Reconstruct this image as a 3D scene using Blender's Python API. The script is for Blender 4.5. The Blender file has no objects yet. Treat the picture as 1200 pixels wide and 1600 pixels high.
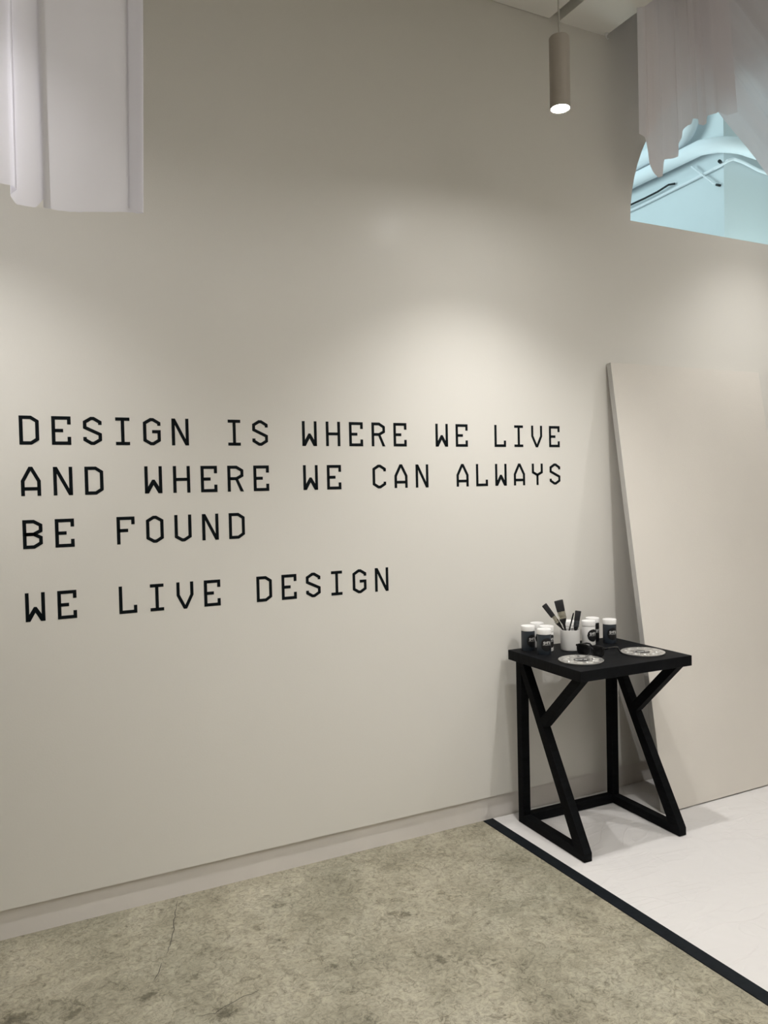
import bpy, math, random
from mathutils import Vector, Matrix, noise
random.seed(7)
S = bpy.context.scene
COL = S.collection

# ------------------------------------------------------------------ camera
F_PX, CAM_D, CAM_H = 1234.88, 3.0496, 1.55
YAW, PITCH, ROLL = 0.46517, 0.02754, -0.022997
fwd = Vector((math.sin(YAW)*math.cos(PITCH), math.cos(YAW)*math.cos(PITCH), -math.sin(PITCH)))
rgt0 = Vector((math.cos(YAW), -math.sin(YAW), 0))
up0 = rgt0.cross(fwd)
RGT = rgt0*math.cos(ROLL) + up0*math.sin(ROLL)
UPV = up0*math.cos(ROLL) - rgt0*math.sin(ROLL)
cd = bpy.data.cameras.new('camera')
cam = bpy.data.objects.new('camera', cd)
COL.objects.link(cam)
cd.sensor_fit = 'VERTICAL'
cd.sensor_height = 36.0
cd.lens = F_PX/1600*36.0
cd.clip_start = 0.05
m = Matrix((RGT, UPV, -fwd)).transposed().to_4x4()
m.translation = Vector((0, -CAM_D, CAM_H))
cam.matrix_world = m
S.camera = cam

# ------------------------------------------------------------------ world, view, lights
w = bpy.data.worlds.new('world')
S.world = w
w.use_nodes = True
w.node_tree.nodes['Background'].inputs[0].default_value = (0.8, 0.85, 0.9, 1)
w.node_tree.nodes['Background'].inputs[1].default_value = 0.05
S.view_settings.view_transform = 'Standard'
S.view_settings.look = 'None'
S.view_settings.gamma = 1
S.view_settings.use_curve_mapping = False
S.view_settings.exposure = 0.0

LAMP_Z = 2.95
LAMP_COL = (1.0, 0.982, 0.965)
LG = dict(A=74.0, B=70.0, C=58.0, D=62.0, E=26.0, G=92.0, H=43.0, I=21.0)   # lamp and added fill powers in watts


def light(name, kind, loc, energy, color, target=None, **kw):
    d = bpy.data.lights.new(name, kind)
    d.energy = energy
    d.color = color
    for k, v in kw.items():
        setattr(d, k, v)
    o = bpy.data.objects.new(name, d)
    COL.objects.link(o)
    o.location = loc
    if target is not None:
        o.rotation_euler = (Vector(target)-Vector(loc)).to_track_quat('-Z', 'Y').to_euler()
    return o


# unseen area light added behind the camera, bounced off the ceiling as ambient fill
light('added_ceiling_fill', 'AREA', (2.0, -4.2, 2.2), LG['G'], (1.0, 0.98, 0.965), (2.0, -4.2, 5), shape='RECTANGLE', size=1.2, size_y=1.2, spread=math.radians(130))
# cool area lights standing in for the light beyond the arched opening
light('back_room_light', 'AREA', (2.3, 2.0, 3.7), LG['H'], (0.72, 0.96, 1.0), (4.85, 1.5, 3.5), shape='RECTANGLE', size=1.4, size_y=1.2)
light('back_room_light', 'AREA', (5.1, 0.50, 1.8), LG['I'], (0.72, 0.96, 1.0), (5.15, 1.0, 3.9), shape='RECTANGLE', size=0.5, size_y=0.4)  # unseen fill added below the sill to brighten the facing wall


# ------------------------------------------------------------------ materials
def mat(name, col, rough=0.5, metal=0.0, spec=0.5, coat=0.0, coat_rough=0.1, emit=None, estr=0.0,
        nscale=0.0, namp=0.0, bump=0.0, bscale=50.0, stretch=(1, 1, 1)):
    M = bpy.data.materials.new(name)
    M.use_nodes = True
    nt = M.node_tree
    b = nt.nodes['Principled BSDF']
    b.inputs['Base Color'].default_value = (*col, 1)
    b.inputs['Roughness'].default_value = rough
    b.inputs['Metallic'].default_value = metal
    b.inputs['Specular IOR Level'].default_value = spec
    b.inputs['Coat Weight'].default_value = coat
    b.inputs['Coat Roughness'].default_value = coat_rough
    if emit:
        b.inputs['Emission Color'].default_value = (*emit, 1)
        b.inputs['Emission Strength'].default_value = estr
    if namp or bump:
        tc = nt.nodes.new('ShaderNodeTexCoord')
        mp = nt.nodes.new('ShaderNodeMapping')
        mp.inputs['Scale'].default_value = stretch
        nt.links.new(tc.outputs['Object'], mp.inputs[0])
    if namp:
        n = nt.nodes.new('ShaderNodeTexNoise')
        n.inputs['Scale'].default_value = nscale
        n.inputs['Detail'].default_value = 5
        nt.links.new(mp.outputs[0], n.inputs['Vector'])
        r = nt.nodes.new('ShaderNodeValToRGB')
        r.color_ramp.elements[0].position = 0.3
        r.color_ramp.elements[1].position = 0.7
        r.color_ramp.elements[0].color = (*[c*(1-namp) for c in col], 1)
        r.color_ramp.elements[1].color = (*[min(1, c*(1+namp)) for c in col], 1)
        nt.links.new(n.outputs['Fac'], r.inputs[0])
        nt.links.new(r.outputs[0], b.inputs['Base Color'])
    if bump:
        n2 = nt.nodes.new('ShaderNodeTexNoise')
        n2.inputs['Scale'].default_value = bscale
        n2.inputs['Detail'].default_value = 4
        nt.links.new(mp.outputs[0], n2.inputs['Vector'])
        bp = nt.nodes.new('ShaderNodeBump')
        bp.inputs['Strength'].default_value = bump
        bp.inputs['Distance'].default_value = 0.002
        nt.links.new(n2.outputs['Fac'], bp.inputs['Height'])
        nt.links.new(bp.outputs[0], b.inputs['Normal'])
    return M


M_WALL = mat('wall_paint', (0.72, 0.70, 0.652), 0.65, spec=0.25, coat=0.20, coat_rough=0.27, nscale=1.2, namp=0.012, bump=0.12, bscale=160)
M_BASE = mat('base_paint', (0.70, 0.665, 0.63), 0.6, nscale=6, namp=0.03, bump=0.15, bscale=60)
M_CEIL = mat('ceiling_paint', (0.82, 0.80, 0.75), 0.8, nscale=3, namp=0.01)
M_BACK = mat('back_room_paint', (0.76, 0.80, 0.82), 0.8, nscale=3, namp=0.01)
M_VINYL = mat('black_vinyl', (0.003, 0.0055, 0.007), 0.55, spec=0.1, nscale=20, namp=0.1)
M_TAPE = mat('black_tape', (0.0065, 0.009, 0.012), 0.6, spec=0.12, nscale=30, namp=0.2, bump=0.2, bscale=90)
M_BLACKWOOD = mat('black_painted_wood', (0.0038, 0.0042, 0.005), 0.7, spec=0.08, nscale=14, namp=0.45, bump=0.25, bscale=40, stretch=(1, 1, 6))
M_TOP = mat('black_painted_top', (0.0055, 0.006, 0.007), 0.6, spec=0.08, nscale=12, namp=0.4, bump=0.25, bscale=60, stretch=(1, 5, 1))
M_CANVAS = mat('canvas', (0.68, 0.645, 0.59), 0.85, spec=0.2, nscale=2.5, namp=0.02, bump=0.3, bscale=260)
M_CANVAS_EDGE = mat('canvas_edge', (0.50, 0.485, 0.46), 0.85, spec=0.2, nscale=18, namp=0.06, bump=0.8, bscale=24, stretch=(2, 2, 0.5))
M_LAMP = mat('lamp_paint', (0.36, 0.325, 0.28), 0.55, nscale=8, namp=0.03)
M_CORD = mat('cord', (0.45, 0.43, 0.39), 0.6, nscale=8, namp=0.02)
M_LENS = mat('lamp_lens', (1, 1, 1), 0.4, emit=(1.0, 0.98, 0.95), estr=380.0)
M_WHITE = mat('white_plastic', (0.74, 0.73, 0.71), 0.35, nscale=20, namp=0.01)
M_LID = mat('white_lid', (0.83, 0.82, 0.80), 0.4, nscale=20, namp=0.01)
M_SLATE = mat('slate_paint', (0.022, 0.029, 0.038), 0.35, nscale=12, namp=0.08)
M_BLACKP = mat('black_paint_bottle', (0.006, 0.006, 0.007), 0.35, nscale=12, namp=0.1)
M_LABEL = mat('black_label', (0.004, 0.004, 0.005), 0.4, nscale=12, namp=0.1)
M_PRINT = mat('white_print', (0.72, 0.72, 0.70), 0.6, nscale=12, namp=0.02)
M_BRISTLE = mat('bristle', (0.008, 0.008, 0.009), 0.75, nscale=60, namp=0.5, bump=0.8, bscale=300, stretch=(1, 1, 0.08))
M_HANDLE = mat('black_handle', (0.006, 0.006, 0.007), 0.25, nscale=12, namp=0.1)
M_STEEL = mat('steel', (0.72, 0.70, 0.64), 0.22, metal=1.0, nscale=60, namp=0.15, bump=0.3, bscale=120)
M_DARKSTEEL = mat('dark_ferrule', (0.06, 0.065, 0.075), 0.3, metal=0.6, nscale=90, namp=0.5)
M_PALETTE = mat('palette_grey', (0.60, 0.59, 0.56), 0.22, metal=0.7, nscale=12, namp=0.05)
M_GLOSS = mat('sunglass_frame', (0.003, 0.003, 0.004), 0.3, spec=0.3, nscale=12, namp=0.1)
M_DARKLENS = mat('sunglass_lens', (0.003, 0.003, 0.004), 0.25, spec=0.2, nscale=12, namp=0.1)
M_PIPE = mat('white_pipe', (0.90, 0.92, 0.95), 0.5, nscale=8, namp=0.01)
M_CABLE = mat('black_cable', (0.01, 0.012, 0.014), 0.5, nscale=8, namp=0.1)


def sheer(name, col, transp, trans):
    M = bpy.data.materials.new(name)
    M.use_nodes = True
    nt = M.node_tree
    nt.nodes.clear()
    o = nt.nodes.new('ShaderNodeOutputMaterial')
    df = nt.nodes.new('ShaderNodeBsdfDiffuse')
    tl = nt.nodes.new('ShaderNodeBsdfTranslucent')
    tp = nt.nodes.new('ShaderNodeBsdfTransparent')
    a = nt.nodes.new('ShaderNodeMixShader')
    b = nt.nodes.new('ShaderNodeMixShader')
    tc = nt.nodes.new('ShaderNodeTexCoord')
    n = nt.nodes.new('ShaderNodeTexNoise')
    n.inputs['Scale'].default_value = 6
    r = nt.nodes.new('ShaderNodeValToRGB')
    r.color_ramp.elements[0].color = (*[c*0.96 for c in col], 1)
    r.color_ramp.elements[1].color = (*col, 1)
    nt.links.new(tc.outputs['Object'], n.inputs['Vector'])
    nt.links.new(n.outputs['Fac'], r.inputs[0])
    nt.links.new(r.outputs[0], df.inputs[0])
    nt.links.new(r.outputs[0], tl.inputs[0])
    a.inputs[0].default_value = trans
    nt.links.new(df.outputs[0], a.inputs[1])
    nt.links.new(tl.outputs[0], a.inputs[2])
    b.inputs[0].default_value = transp
    nt.links.new(a.outputs[0], b.inputs[1])
    nt.links.new(tp.outputs[0], b.inputs[2])
    nt.links.new(b.outputs[0], o.inputs[0])
    return M


M_SHEER = sheer('sheer_white', (0.87, 0.86, 0.92), 0.12, 0.22)
M_SHEER2 = sheer('sheer_blush', (0.88, 0.83, 0.86), 0.05, 0.38)


STAINS = [(0.027, -0.473, 0.085), (0.405, -0.544, 0.05), (0.182, -0.529, 0.055), (0.581, -0.753, 0.05), (0.851, -0.463, 0.035), (0.965, -0.686, 0.03), (0.536, -0.535, 0.03), (1.288, -0.831, 0.05), (1.286, -0.516, 0.06)]


def concrete():
    M = bpy.data.materials.new('stained_concrete')
    M.use_nodes = True
    nt = M.node_tree
    L = nt.links
    N = nt.nodes
    b = N['Principled BSDF']
    tc = N.new('ShaderNodeTexCoord')

    def noise_(scale, detail, rough, dist, stretch=(1, 1, 1), rot=0):
        mp = N.new('ShaderNodeMapping')
        mp.inputs['Scale'].default_value = stretch
        mp.inputs['Rotation'].default_value = (0, 0, rot)
        L.new(tc.outputs['Object'], mp.inputs[0])
        n = N.new('ShaderNodeTexNoise')
        n.inputs['Scale'].default_value = scale
        n.inputs['Detail'].default_value = detail
        n.inputs['Roughness'].default_value = rough
        n.inputs['Distortion'].default_value = dist
        L.new(mp.outputs[0], n.inputs['Vector'])
        return n.outputs['Fac']

    def ramp(src, stops):
        r = N.new('ShaderNodeValToRGB')
        e = r.color_ramp.elements
        e[0].position, e[0].color = stops[0][0], (*stops[0][1], 1)
        e[1].position, e[1].color = stops[-1][0], (*stops[-1][1], 1)
        for p, c in stops[1:-1]:
            q = e.new(p)
            q.color = (*c, 1)
        L.new(src, r.inputs[0])
        return r.outputs[0]

    def mul(a, c, fac=1.0):
        x = N.new('ShaderNodeMix')
        x.data_type = 'RGBA'
        x.blend_type = 'MULTIPLY'
        x.inputs[0].default_value = fac
        L.new(a, x.inputs[6])
        L.new(c, x.inputs[7])
        return x.outputs[2]
    base = ramp(noise_(3.2, 10, 0.68, 0.3), [(0.30, (0.225, 0.208, 0.155)), (0.5, (0.325, 0.302, 0.232)), (0.70, (0.42, 0.393, 0.315))])
    mid = ramp(noise_(34, 10, 0.82, 1.6), [(0.36, (0.50, 0.50, 0.47)), (0.5, (1, 1, 1)), (0.64, (1.30, 1.29, 1.25))])
    c = mul(base, mid)
    big = ramp(noise_(1.9, 6, 0.6, 0.3), [(0.35, (0.86, 0.87, 0.85)), (0.6, (1.05, 1.04, 1.02))])
    c = mul(c, big)
    blot = ramp(noise_(15, 12, 0.80, 1.2), [(0.37, (0.42, 0.41, 0.37)), (0.455, (1, 1, 1)), (1.0, (1, 1, 1))])
    c = mul(c, blot, 0.8)
    # old stains, each with a shape of its own
    nzs = N.new('ShaderNodeTexNoise')
    nzs.inputs['Scale'].default_value = 22
    nzs.inputs['Detail'].default_value = 10
    nzs.inputs['Roughness'].default_value = 0.75
    L.new(tc.outputs['Object'], nzs.inputs['Vector'])
    for sx_, sy_, sr_ in STAINS:
        vd = N.new('ShaderNodeVectorMath')
        vd.operation = 'DISTANCE'
        vd.inputs[1].default_value = (sx_, sy_, 0)
        L.new(tc.outputs['Object'], vd.inputs[0])
        ma = N.new('ShaderNodeMath')
        ma.operation = 'MULTIPLY_ADD'
        ma.inputs[1].default_value = -1.0/sr_
        ma.inputs[2].default_value = 0.9
        L.new(vd.outputs['Value'], ma.inputs[0])
        mc = N.new('ShaderNodeMath')
        mc.operation = 'MAXIMUM'
        mc.inputs[1].default_value = -0.6
        L.new(ma.outputs[0], mc.inputs[0])
        mb_ = N.new('ShaderNodeMath')
        mb_.operation = 'MULTIPLY_ADD'
        mb_.inputs[1].default_value = 0.22
        L.new(mc.outputs[0], mb_.inputs[0])
        L.new(nzs.outputs['Fac'], mb_.inputs[2])
        c = mul(c, ramp(mb_.outputs[0], [(0.56, (1, 1, 1)), (0.64, (0.42, 0.41, 0.38))]), 0.85)
    # fine scratches, several directions
    for sc, st, ro, lo, amt in ((14, (1, 8, 1), 0.4, 0.35, 0.55), (13, (1, 8, 1), 1.9, 0.36, 0.6), (16, (1, 8, 1), -0.7, 0.36, 0.6), (15, (1, 8, 1), 1.2, 0.355, 0.6), (14, (1, 8, 1), 2.6, 0.355, 0.6)):
        s = ramp(noise_(sc, 6, 0.7, 0.8, st, ro), [(lo-0.025, (0.42, 0.40, 0.37)), (lo+0.005, (1, 1, 1)), (1.0, (1, 1, 1))])
        c = mul(c, s, amt)
    # crazing
    mp = N.new('ShaderNodeMapping')
    L.new(tc.outputs['Object'], mp.inputs[0])
    nz = N.new('ShaderNodeTexNoise')
    nz.inputs['Scale'].default_value = 7
    L.new(mp.outputs[0], nz.inputs['Vector'])
    ad = N.new('ShaderNodeVectorMath')
    ad.operation = 'MULTIPLY_ADD'
    ad.inputs[1].default_value = (0.25, 0.25, 0.25)
    L.new(nz.outputs['Color'], ad.inputs[0])
    L.new(mp.outputs[0], ad.inputs[2])
    for vs, th, lo_, hi_, amt in ((9, 0.014, 0.52, 0.60, 0.8), (27, 0.028, 0.42, 0.56, 0.55)):
        vo = N.new('ShaderNodeTexVoronoi')
        vo.feature = 'DISTANCE_TO_EDGE'
        vo.inputs['Scale'].default_value = vs
        L.new(ad.outputs[0], vo.inputs['Vector'])
        cr = ramp(vo.outputs['Distance'], [(0.0, (0.52, 0.50, 0.46)), (th, (1, 1, 1)), (1.0, (1, 1, 1))])
        gate = N.new('ShaderNodeMix')
        gate.data_type = 'RGBA'
        g = N.new('ShaderNodeMapRange')
        g.inputs[1].default_value = lo_
        g.inputs[2].default_value = hi_
        L.new(noise_(2.4+vs*0.35, 3, 0.5, 0), g.inputs[0])
        L.new(g.outputs[0], gate.inputs[0])
        gate.inputs[6].default_value = (1, 1, 1, 1)
        L.new(cr, gate.inputs[7])
        c = mul(c, gate.outputs[2], amt)
    # dark specks and pale chips
    sp = ramp(noise_(38, 3, 0.5, 0.5, (1.0, 1.8, 1), 0.8), [(0.255, (0.35, 0.34, 0.32)), (0.285, (1, 1, 1)), (1, (1, 1, 1))])
    c = mul(c, sp, 0.9)
    L.new(c, b.inputs['Base Color'])
    b.inputs['Roughness'].default_value = 0.55
    b.inputs['Specular IOR Level'].default_value = 0.35
    bp = N.new('ShaderNodeBump')
    bp.inputs['Strength'].default_value = 0.25
    bp.inputs['Distance'].default_value = 0.003
    L.new(noise_(30, 8, 0.7, 0.6), bp.inputs['Height'])
    L.new(bp.outputs[0], b.inputs['Normal'])
    return M


M_FLOOR = concrete()
M_CRACK = mat('crack_dark', (0.06, 0.055, 0.045), 0.9, nscale=30, namp=0.3)


def dropcloth():
    M = mat('drop_cloth', (0.66, 0.64, 0.625), 0.9, spec=0.15, nscale=1.8, namp=0.012)
    nt = M.node_tree
    b = nt.nodes['Principled BSDF']
    tc = nt.nodes.new('ShaderNodeTexCoord')
    hs = []
    for sc, st, rot, d in ((1.6, (1, 2.6, 1), 0.7, 1.2), (2.3, (1, 2.2, 1), -0.5, 1.0), (4.5, (1, 1.5, 1), 0.2, 0.8)):
        mp = nt.nodes.new('ShaderNodeMapping')
        mp.inputs['Scale'].default_value = st
        mp.inputs['Rotation'].default_value = (0, 0, rot)
        nt.links.new(tc.outputs['Object'], mp.inputs[0])
        n = nt.nodes.new('ShaderNodeTexNoise')
        n.inputs['Scale'].default_value = sc
        n.inputs['Detail'].default_value = 1.5
        n.inputs['Distortion'].default_value = d
        nt.links.new(mp.outputs[0], n.inputs['Vector'])
        # thin ridge where the noise crosses its mean
        m1 = nt.nodes.new('ShaderNodeMath')
        m1.operation = 'SUBTRACT'
        m1.inputs[1].default_value = 0.5
        nt.links.new(n.outputs['Fac'], m1.inputs[0])
        m2 = nt.nodes.new('ShaderNodeMath')
        m2.operation = 'ABSOLUTE'
        nt.links.new(m1.outputs[0], m2.inputs[0])
        m3 = nt.nodes.new('ShaderNodeMapRange')
        m3.inputs[1].default_value = 0.0
        m3.inputs[2].default_value = 0.022
        m3.inputs[3].default_value = 1.0
        m3.inputs[4].default_value = 0.0
        nt.links.new(m2.outputs[0], m3.inputs[0])
        hs.append(m3.outputs[0])
    a = nt.nodes.new('ShaderNodeMath')
    a.operation = 'ADD'
    nt.links.new(hs[0], a.inputs[0])
    nt.links.new(hs[1], a.inputs[1])
    a2 = nt.nodes.new('ShaderNodeMath')
    a2.operation = 'MULTIPLY_ADD'
    a2.inputs[1].default_value = 0.4
    nt.links.new(hs[2], a2.inputs[0])
    nt.links.new(a.outputs[0], a2.inputs[2])
    bp = nt.nodes.new('ShaderNodeBump')
    bp.inputs['Strength'].default_value = 0.30
    bp.inputs['Distance'].default_value = 0.004
    nt.links.new(a2.outputs[0], bp.inputs['Height'])
    nt.links.new(bp.outputs[0], b.inputs['Normal'])
    return M


M_CLOTH = dropcloth()


# ------------------------------------------------------------------ helpers
def obj(name, verts, faces, material, parent=None, smooth=False, bevel=0.0):
    me = bpy.data.meshes.new(name)
    me.from_pydata([tuple(v) for v in verts], [], faces)
    me.update()
    o = bpy.data.objects.new(name, me)
    COL.objects.link(o)
    me.materials.append(material)
    if smooth:
        for p in me.polygons:
            p.use_smooth = True
    if parent:
        o.parent = parent
    if bevel:
        b = o.modifiers.new('bevel', 'BEVEL')
        b.width = bevel
        b.segments = 2
        b.limit_method = 'ANGLE'
    return o


def tag(o, label=None, cat=None, group=None, kind=None):
    for k, v in (('label', label), ('category', cat), ('group', group), ('kind', kind)):
        if v:
            o[k] = v
    return o


def empty(name, loc, rz=0.0, **kw):
    o = bpy.data.objects.new(name, None)
    o.empty_display_size = 0.05
    COL.objects.link(o)
    o.location = loc
    o.rotation_euler = (0, 0, rz)
    return tag(o, **kw)


class MB:
    """collects simple solids into one mesh"""
    def __init__(s):
        s.v, s.f = [], []

    def add(s, v, f):
        k = len(s.v)
        s.v += [Vector(p) for p in v]
        s.f += [[i+k for i in q] for q in f]
        return s

    def box(s, x0, x1, y0, y1, z0, z1):
        return s.add([(x0, y0, z0), (x1, y0, z0), (x1, y1, z0), (x0, y1, z0), (x0, y0, z1), (x1, y0, z1), (x1, y1, z1), (x0, y1, z1)],
                     [(3, 2, 1, 0), (4, 5, 6, 7), (0, 1, 5, 4), (1, 2, 6, 5), (2, 3, 7, 6), (3, 0, 4, 7)])

    def prism(s, pts, x0, x1):
        """pts in the (y,z) plane, counter-clockwise seen from +x; extruded along x"""
        n = len(pts)
        v = [(x0, a, b) for a, b in pts] + [(x1, a, b) for a, b in pts]
        f = [list(range(n))[::-1], list(range(n, 2*n))]
        f += [[i, (i+1) % n, n+(i+1) % n, n+i] for i in range(n)]
        return s.add(v, f)

    def plate(s, pts, y0, y1):
        """pts in the (x,z) plane, counter-clockwise seen from -y; extruded along y"""
        n = len(pts)
        v = [(a, y0, b) for a, b in pts] + [(a, y1, b) for a, b in pts]
        f = [list(range(n)), list(range(n, 2*n))[::-1]]
        f += [[(i+1) % n, i, n+i, n+(i+1) % n] for i in range(n)]
        return s.add(v, f)

    def lathe(s, prof, n=32, c=(0, 0), cap=True):
        k = len(prof)
        v = [(c[0]+r*math.cos(2*math.pi*i/n), c[1]+r*math.sin(2*math.pi*i/n), z) for r, z in prof for i in range(n)]
        f = []
        for j in range(k-1):
            for i in range(n):
                i2 = (i+1) % n
                f.append([j*n+i, j*n+i2, (j+1)*n+i2, (j+1)*n+i])
        if cap:
            f.append(list(range(n))[::-1])
            f.append([(k-1)*n+i for i in range(n)])
        return s.add(v, f)

    def tube(s, pts, r, n=10):
        pts = [Vector(p) for p in pts]
        v, f = [], []
        prev = None
        for i, p in enumerate(pts):
            t = (pts[min(i+1, len(pts)-1)]-pts[max(i-1, 0)]).normalized()
            if prev is None:
                a = t.orthogonal().normalized()
            else:
                a = (prev-t*prev.dot(t)).normalized()
            prev = a
            b = t.cross(a)
            rr = r[i] if isinstance(r, (list, tuple)) else r
            v += [p+(a*math.cos(2*math.pi*k/n)+b*math.sin(2*math.pi*k/n))*rr for k in range(n)]
        for j in range(len(pts)-1):
            for k in range(n):
                k2 = (k+1) % n
                f.append([j*n+k, j*n+k2, (j+1)*n+k2, (j+1)*n+k])
        f.append(list(range(n))[::-1])
        f.append([(len(pts)-1)*n+k for k in range(n)])
        return s.add(v, f)

    def build(s, name, material, parent=None, smooth=False, bevel=0.0):
        return obj(name, s.v, s.f, material, parent, smooth, bevel)


def autosmooth(o, ang=35):
    me = o.data
    for p in me.polygons:
        p.use_smooth = True
    try:
        me.set_sharp_from_angle(angle=math.radians(ang))
    except Exception:
        pass
    return o


# ------------------------------------------------------------------ the room
X_L, X_R, Y_F, Z_HI, Z_LO, Z_TOP = -2.6, 5.45, -6.0, 4.40, 3.78, 4.75
BASE_H = 0.110
ROOM_BACK = 4.4

tag(MB().box(X_L, X_R, Y_F, ROOM_BACK, -0.05, 0.0).build('floor', M_FLOOR), kind='structure')

# back wall with the arched opening
ACX, AA, AB, AZ = 4.085, 1.115, 0.95, 2.892
wb = MB()
n = 40
xs = [ACX-AA*math.cos(math.pi*i/n) for i in range(n+1)]
zs = [AZ+AB*math.sin(math.pi*i/n) for i in range(n+1)]
for yy, flip in ((0.0, False), (0.12, True)):
    quads = [[(X_L, BASE_H), (xs[0], BASE_H), (xs[0], Z_TOP), (X_L, Z_TOP)], [(xs[-1], BASE_H), (X_R, BASE_H), (X_R, Z_TOP), (xs[-1], Z_TOP)]]
    for i in range(n):
        quads.append([(xs[i], BASE_H), (xs[i+1], BASE_H), (xs[i+1], AZ), (xs[i], AZ)])
        quads.append([(xs[i], zs[i]), (xs[i+1], zs[i+1]), (xs[i+1], Z_TOP), (xs[i], Z_TOP)])
    for q in quads:
        q = q[::-1] if flip else q
        wb.add([(a, yy, b) for a, b in q], [(0, 1, 2, 3)])
for i in range(n):   # arch reveal and sill
    wb.add([(xs[i], 0, zs[i]), (xs[i], 0.12, zs[i]), (xs[i+1], 0.12, zs[i+1]), (xs[i+1], 0, zs[i+1])], [(0, 1, 2, 3)])
wb.add([(xs[0], 0, AZ), (xs[-1], 0, AZ), (xs[-1], 0.12, AZ), (xs[0], 0.12, AZ)], [(0, 1, 2, 3)])
wb.add([(X_L, 0, BASE_H), (X_L, 0.12, BASE_H), (X_R, 0.12, BASE_H), (X_R, 0, BASE_H)], [(0, 1, 2, 3)])
tag(wb.build('wall_back', M_WALL), kind='structure')
tag(MB().box(X_L, X_R, 0.013, 0.12, 0.0, BASE_H).build('baseboard_back', M_BASE), kind='structure')
tag(MB().box(X_L-0.1, X_L, Y_F, ROOM_BACK, 0, Z_TOP).build('wall_left', M_WALL), kind='structure')
tag(MB().box(X_R, X_R+0.1, Y_F, ROOM_BACK, 0, Z_TOP).build('wall_right', M_WALL), kind='structure')
tag(MB().box(X_L, X_R, Y_F-0.1, Y_F, 0, Z_TOP).build('wall_front', M_WALL), kind='structure')
# raised ceiling, and the two lower slabs with a shadow gap between them
tag(MB().box(X_L, X_R, Y_F, 0.0, Z_HI, Z_HI+0.1).build('ceiling', M_CEIL), kind='structure')
tag(MB().box(X_L, 2.47, Y_F, -0.004, Z_LO, Z_LO+0.09).build('ceiling', M_CEIL), kind='structure')
tag(MB().box(2.53, 2.82, Y_F, 0.0, Z_LO, Z_LO+0.09).build('ceiling', M_CEIL), kind='structure')

# room beyond the opening
CX = 4.853
tag(MB().box(CX, X_R, 1.0, ROOM_BACK, 0, Z_TOP).build('wall_column', M_BACK), kind='structure')
tag(MB().box(X_L, X_R, ROOM_BACK, ROOM_BACK+0.1, 0, Z_TOP).build('wall_far', M_BACK), kind='structure')
tag(MB().box(X_L, X_R, 0.12, ROOM_BACK, Z_TOP, Z_TOP+0.1).build('ceiling', M_BACK), kind='structure')

# round duct bending round the corner
pts = [(4.745, y, 4.00) for y in (3.6, 2.6, 2.0, 1.6, 1.3)]
for i in range(0, 9):
    a = math.radians(90*i/8)
    pts.append((4.745+0.24*(1-math.cos(a)), 1.12-0.24*math.sin(a), 4.0-0.06*i/8))
pts += [(5.15, 0.86, 3.92), (5.44, 0.84, 3.90)]
d = autosmooth(MB().tube(pts, 0.055, 20).build('round_duct', M_PIPE))
tag(d, 'thick white duct bending round the corner beyond the arched opening', 'duct')
pts = [(4.74, 3.0, 4.13), (4.74, 1.7, 4.13), (4.74, 1.35, 4.13)]
for i in range(0, 7):
    a = math.radians(90*i/6)
    pts.append((4.74, 1.32-0.12*math.sin(a), 4.13+0.12*(1-math.cos(a))))
pts.append((4.74, 1.20, 4.74))
tag(autosmooth(MB().tube(pts, 0.062, 20).build('round_duct', M_PIPE)), 'white duct elbow turning up above the bending duct', 'duct')
c = autosmooth(MB().tube([(4.835, 3.6, 3.81), (4.835, 1.8, 3.815), (4.835, 1.25, 3.835), (4.825, 1.0, 3.845), (4.835, 0.955, 3.86), (4.90, 0.955, 3.885), (5.02, 0.975, 3.89), (5.2, 0.98, 3.86), (5.44, 0.98, 3.84)], 0.012, 8).build('conduit', M_PIPE))
tag(c, 'thin white conduit pipe below the big duct beyond the opening', 'pipe')
c = autosmooth(MB().tube([(4.80, 3.4, 3.83), (4.80, 1.82, 3.845), (4.80, 1.72, 3.845), (4.80, 1.58, 3.85), (4.80, 1.47, 3.865), (4.84, 1.44, 3.87)], 0.008, 8).build('cable', M_CABLE))
tag(c, 'black cable running along the white conduit', 'cable')
br = MB()
br.tube([(4.805, 1.25, 3.925), (4.805, 1.05, 3.725)], 0.007, 8)
tag(br.build('brace_rod', M_PIPE), 'thin white slanting rod hanging below the duct', 'rod')
o = MB().tube([(4.853, 1.035, 3.715), (4.815, 1.035, 3.715)], 0.009, 12).build('bolt', M_CABLE)
tag(o, 'small dark bolt at the foot of the slanting rod', 'bolt')
o = MB().tube([(4.82, 1.0, 3.865), (4.79, 0.985, 3.862)], 0.012, 14).build('junction_knob', M_CABLE)
tag(o, 'black knob on the conduit at the wall corner', 'knob')

# little white hook at the ceiling corner
hk = MB()
hk.lathe([(0.010, Z_LO-0.004), (0.010, Z_LO)], 16, (2.81, -0.02))
hk.tube([(2.81, -0.02, Z_LO-0.003), (2.81, -0.02, Z_LO-0.018), (2.817, -0.02, Z_LO-0.026), (2.825, -0.02, Z_LO-0.020)], 0.003, 8)
tag(autosmooth(hk.build('ceiling_hook', M_LID)), 'tiny white hook in the ceiling corner left of the hanging cloth', 'hook')


# ------------------------------------------------------------------ wall lettering
LW, LH, LS = 0.0645, 0.1022, 0.0122
l, r, b_, t_, cx, mid = LS/2, LW-LS/2, LS/2, LH-LS/2, LW/2, LH/2
p5, sh, TK = 0.0045, 0.0130, 0.029


def hexring():
    return [(cx-p5, t_), (l, t_-sh), (l, b_+sh), (cx-p5, b_), (cx+p5, b_), (r, b_+sh), (r, t_-sh), (cx+p5, t_)]


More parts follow.
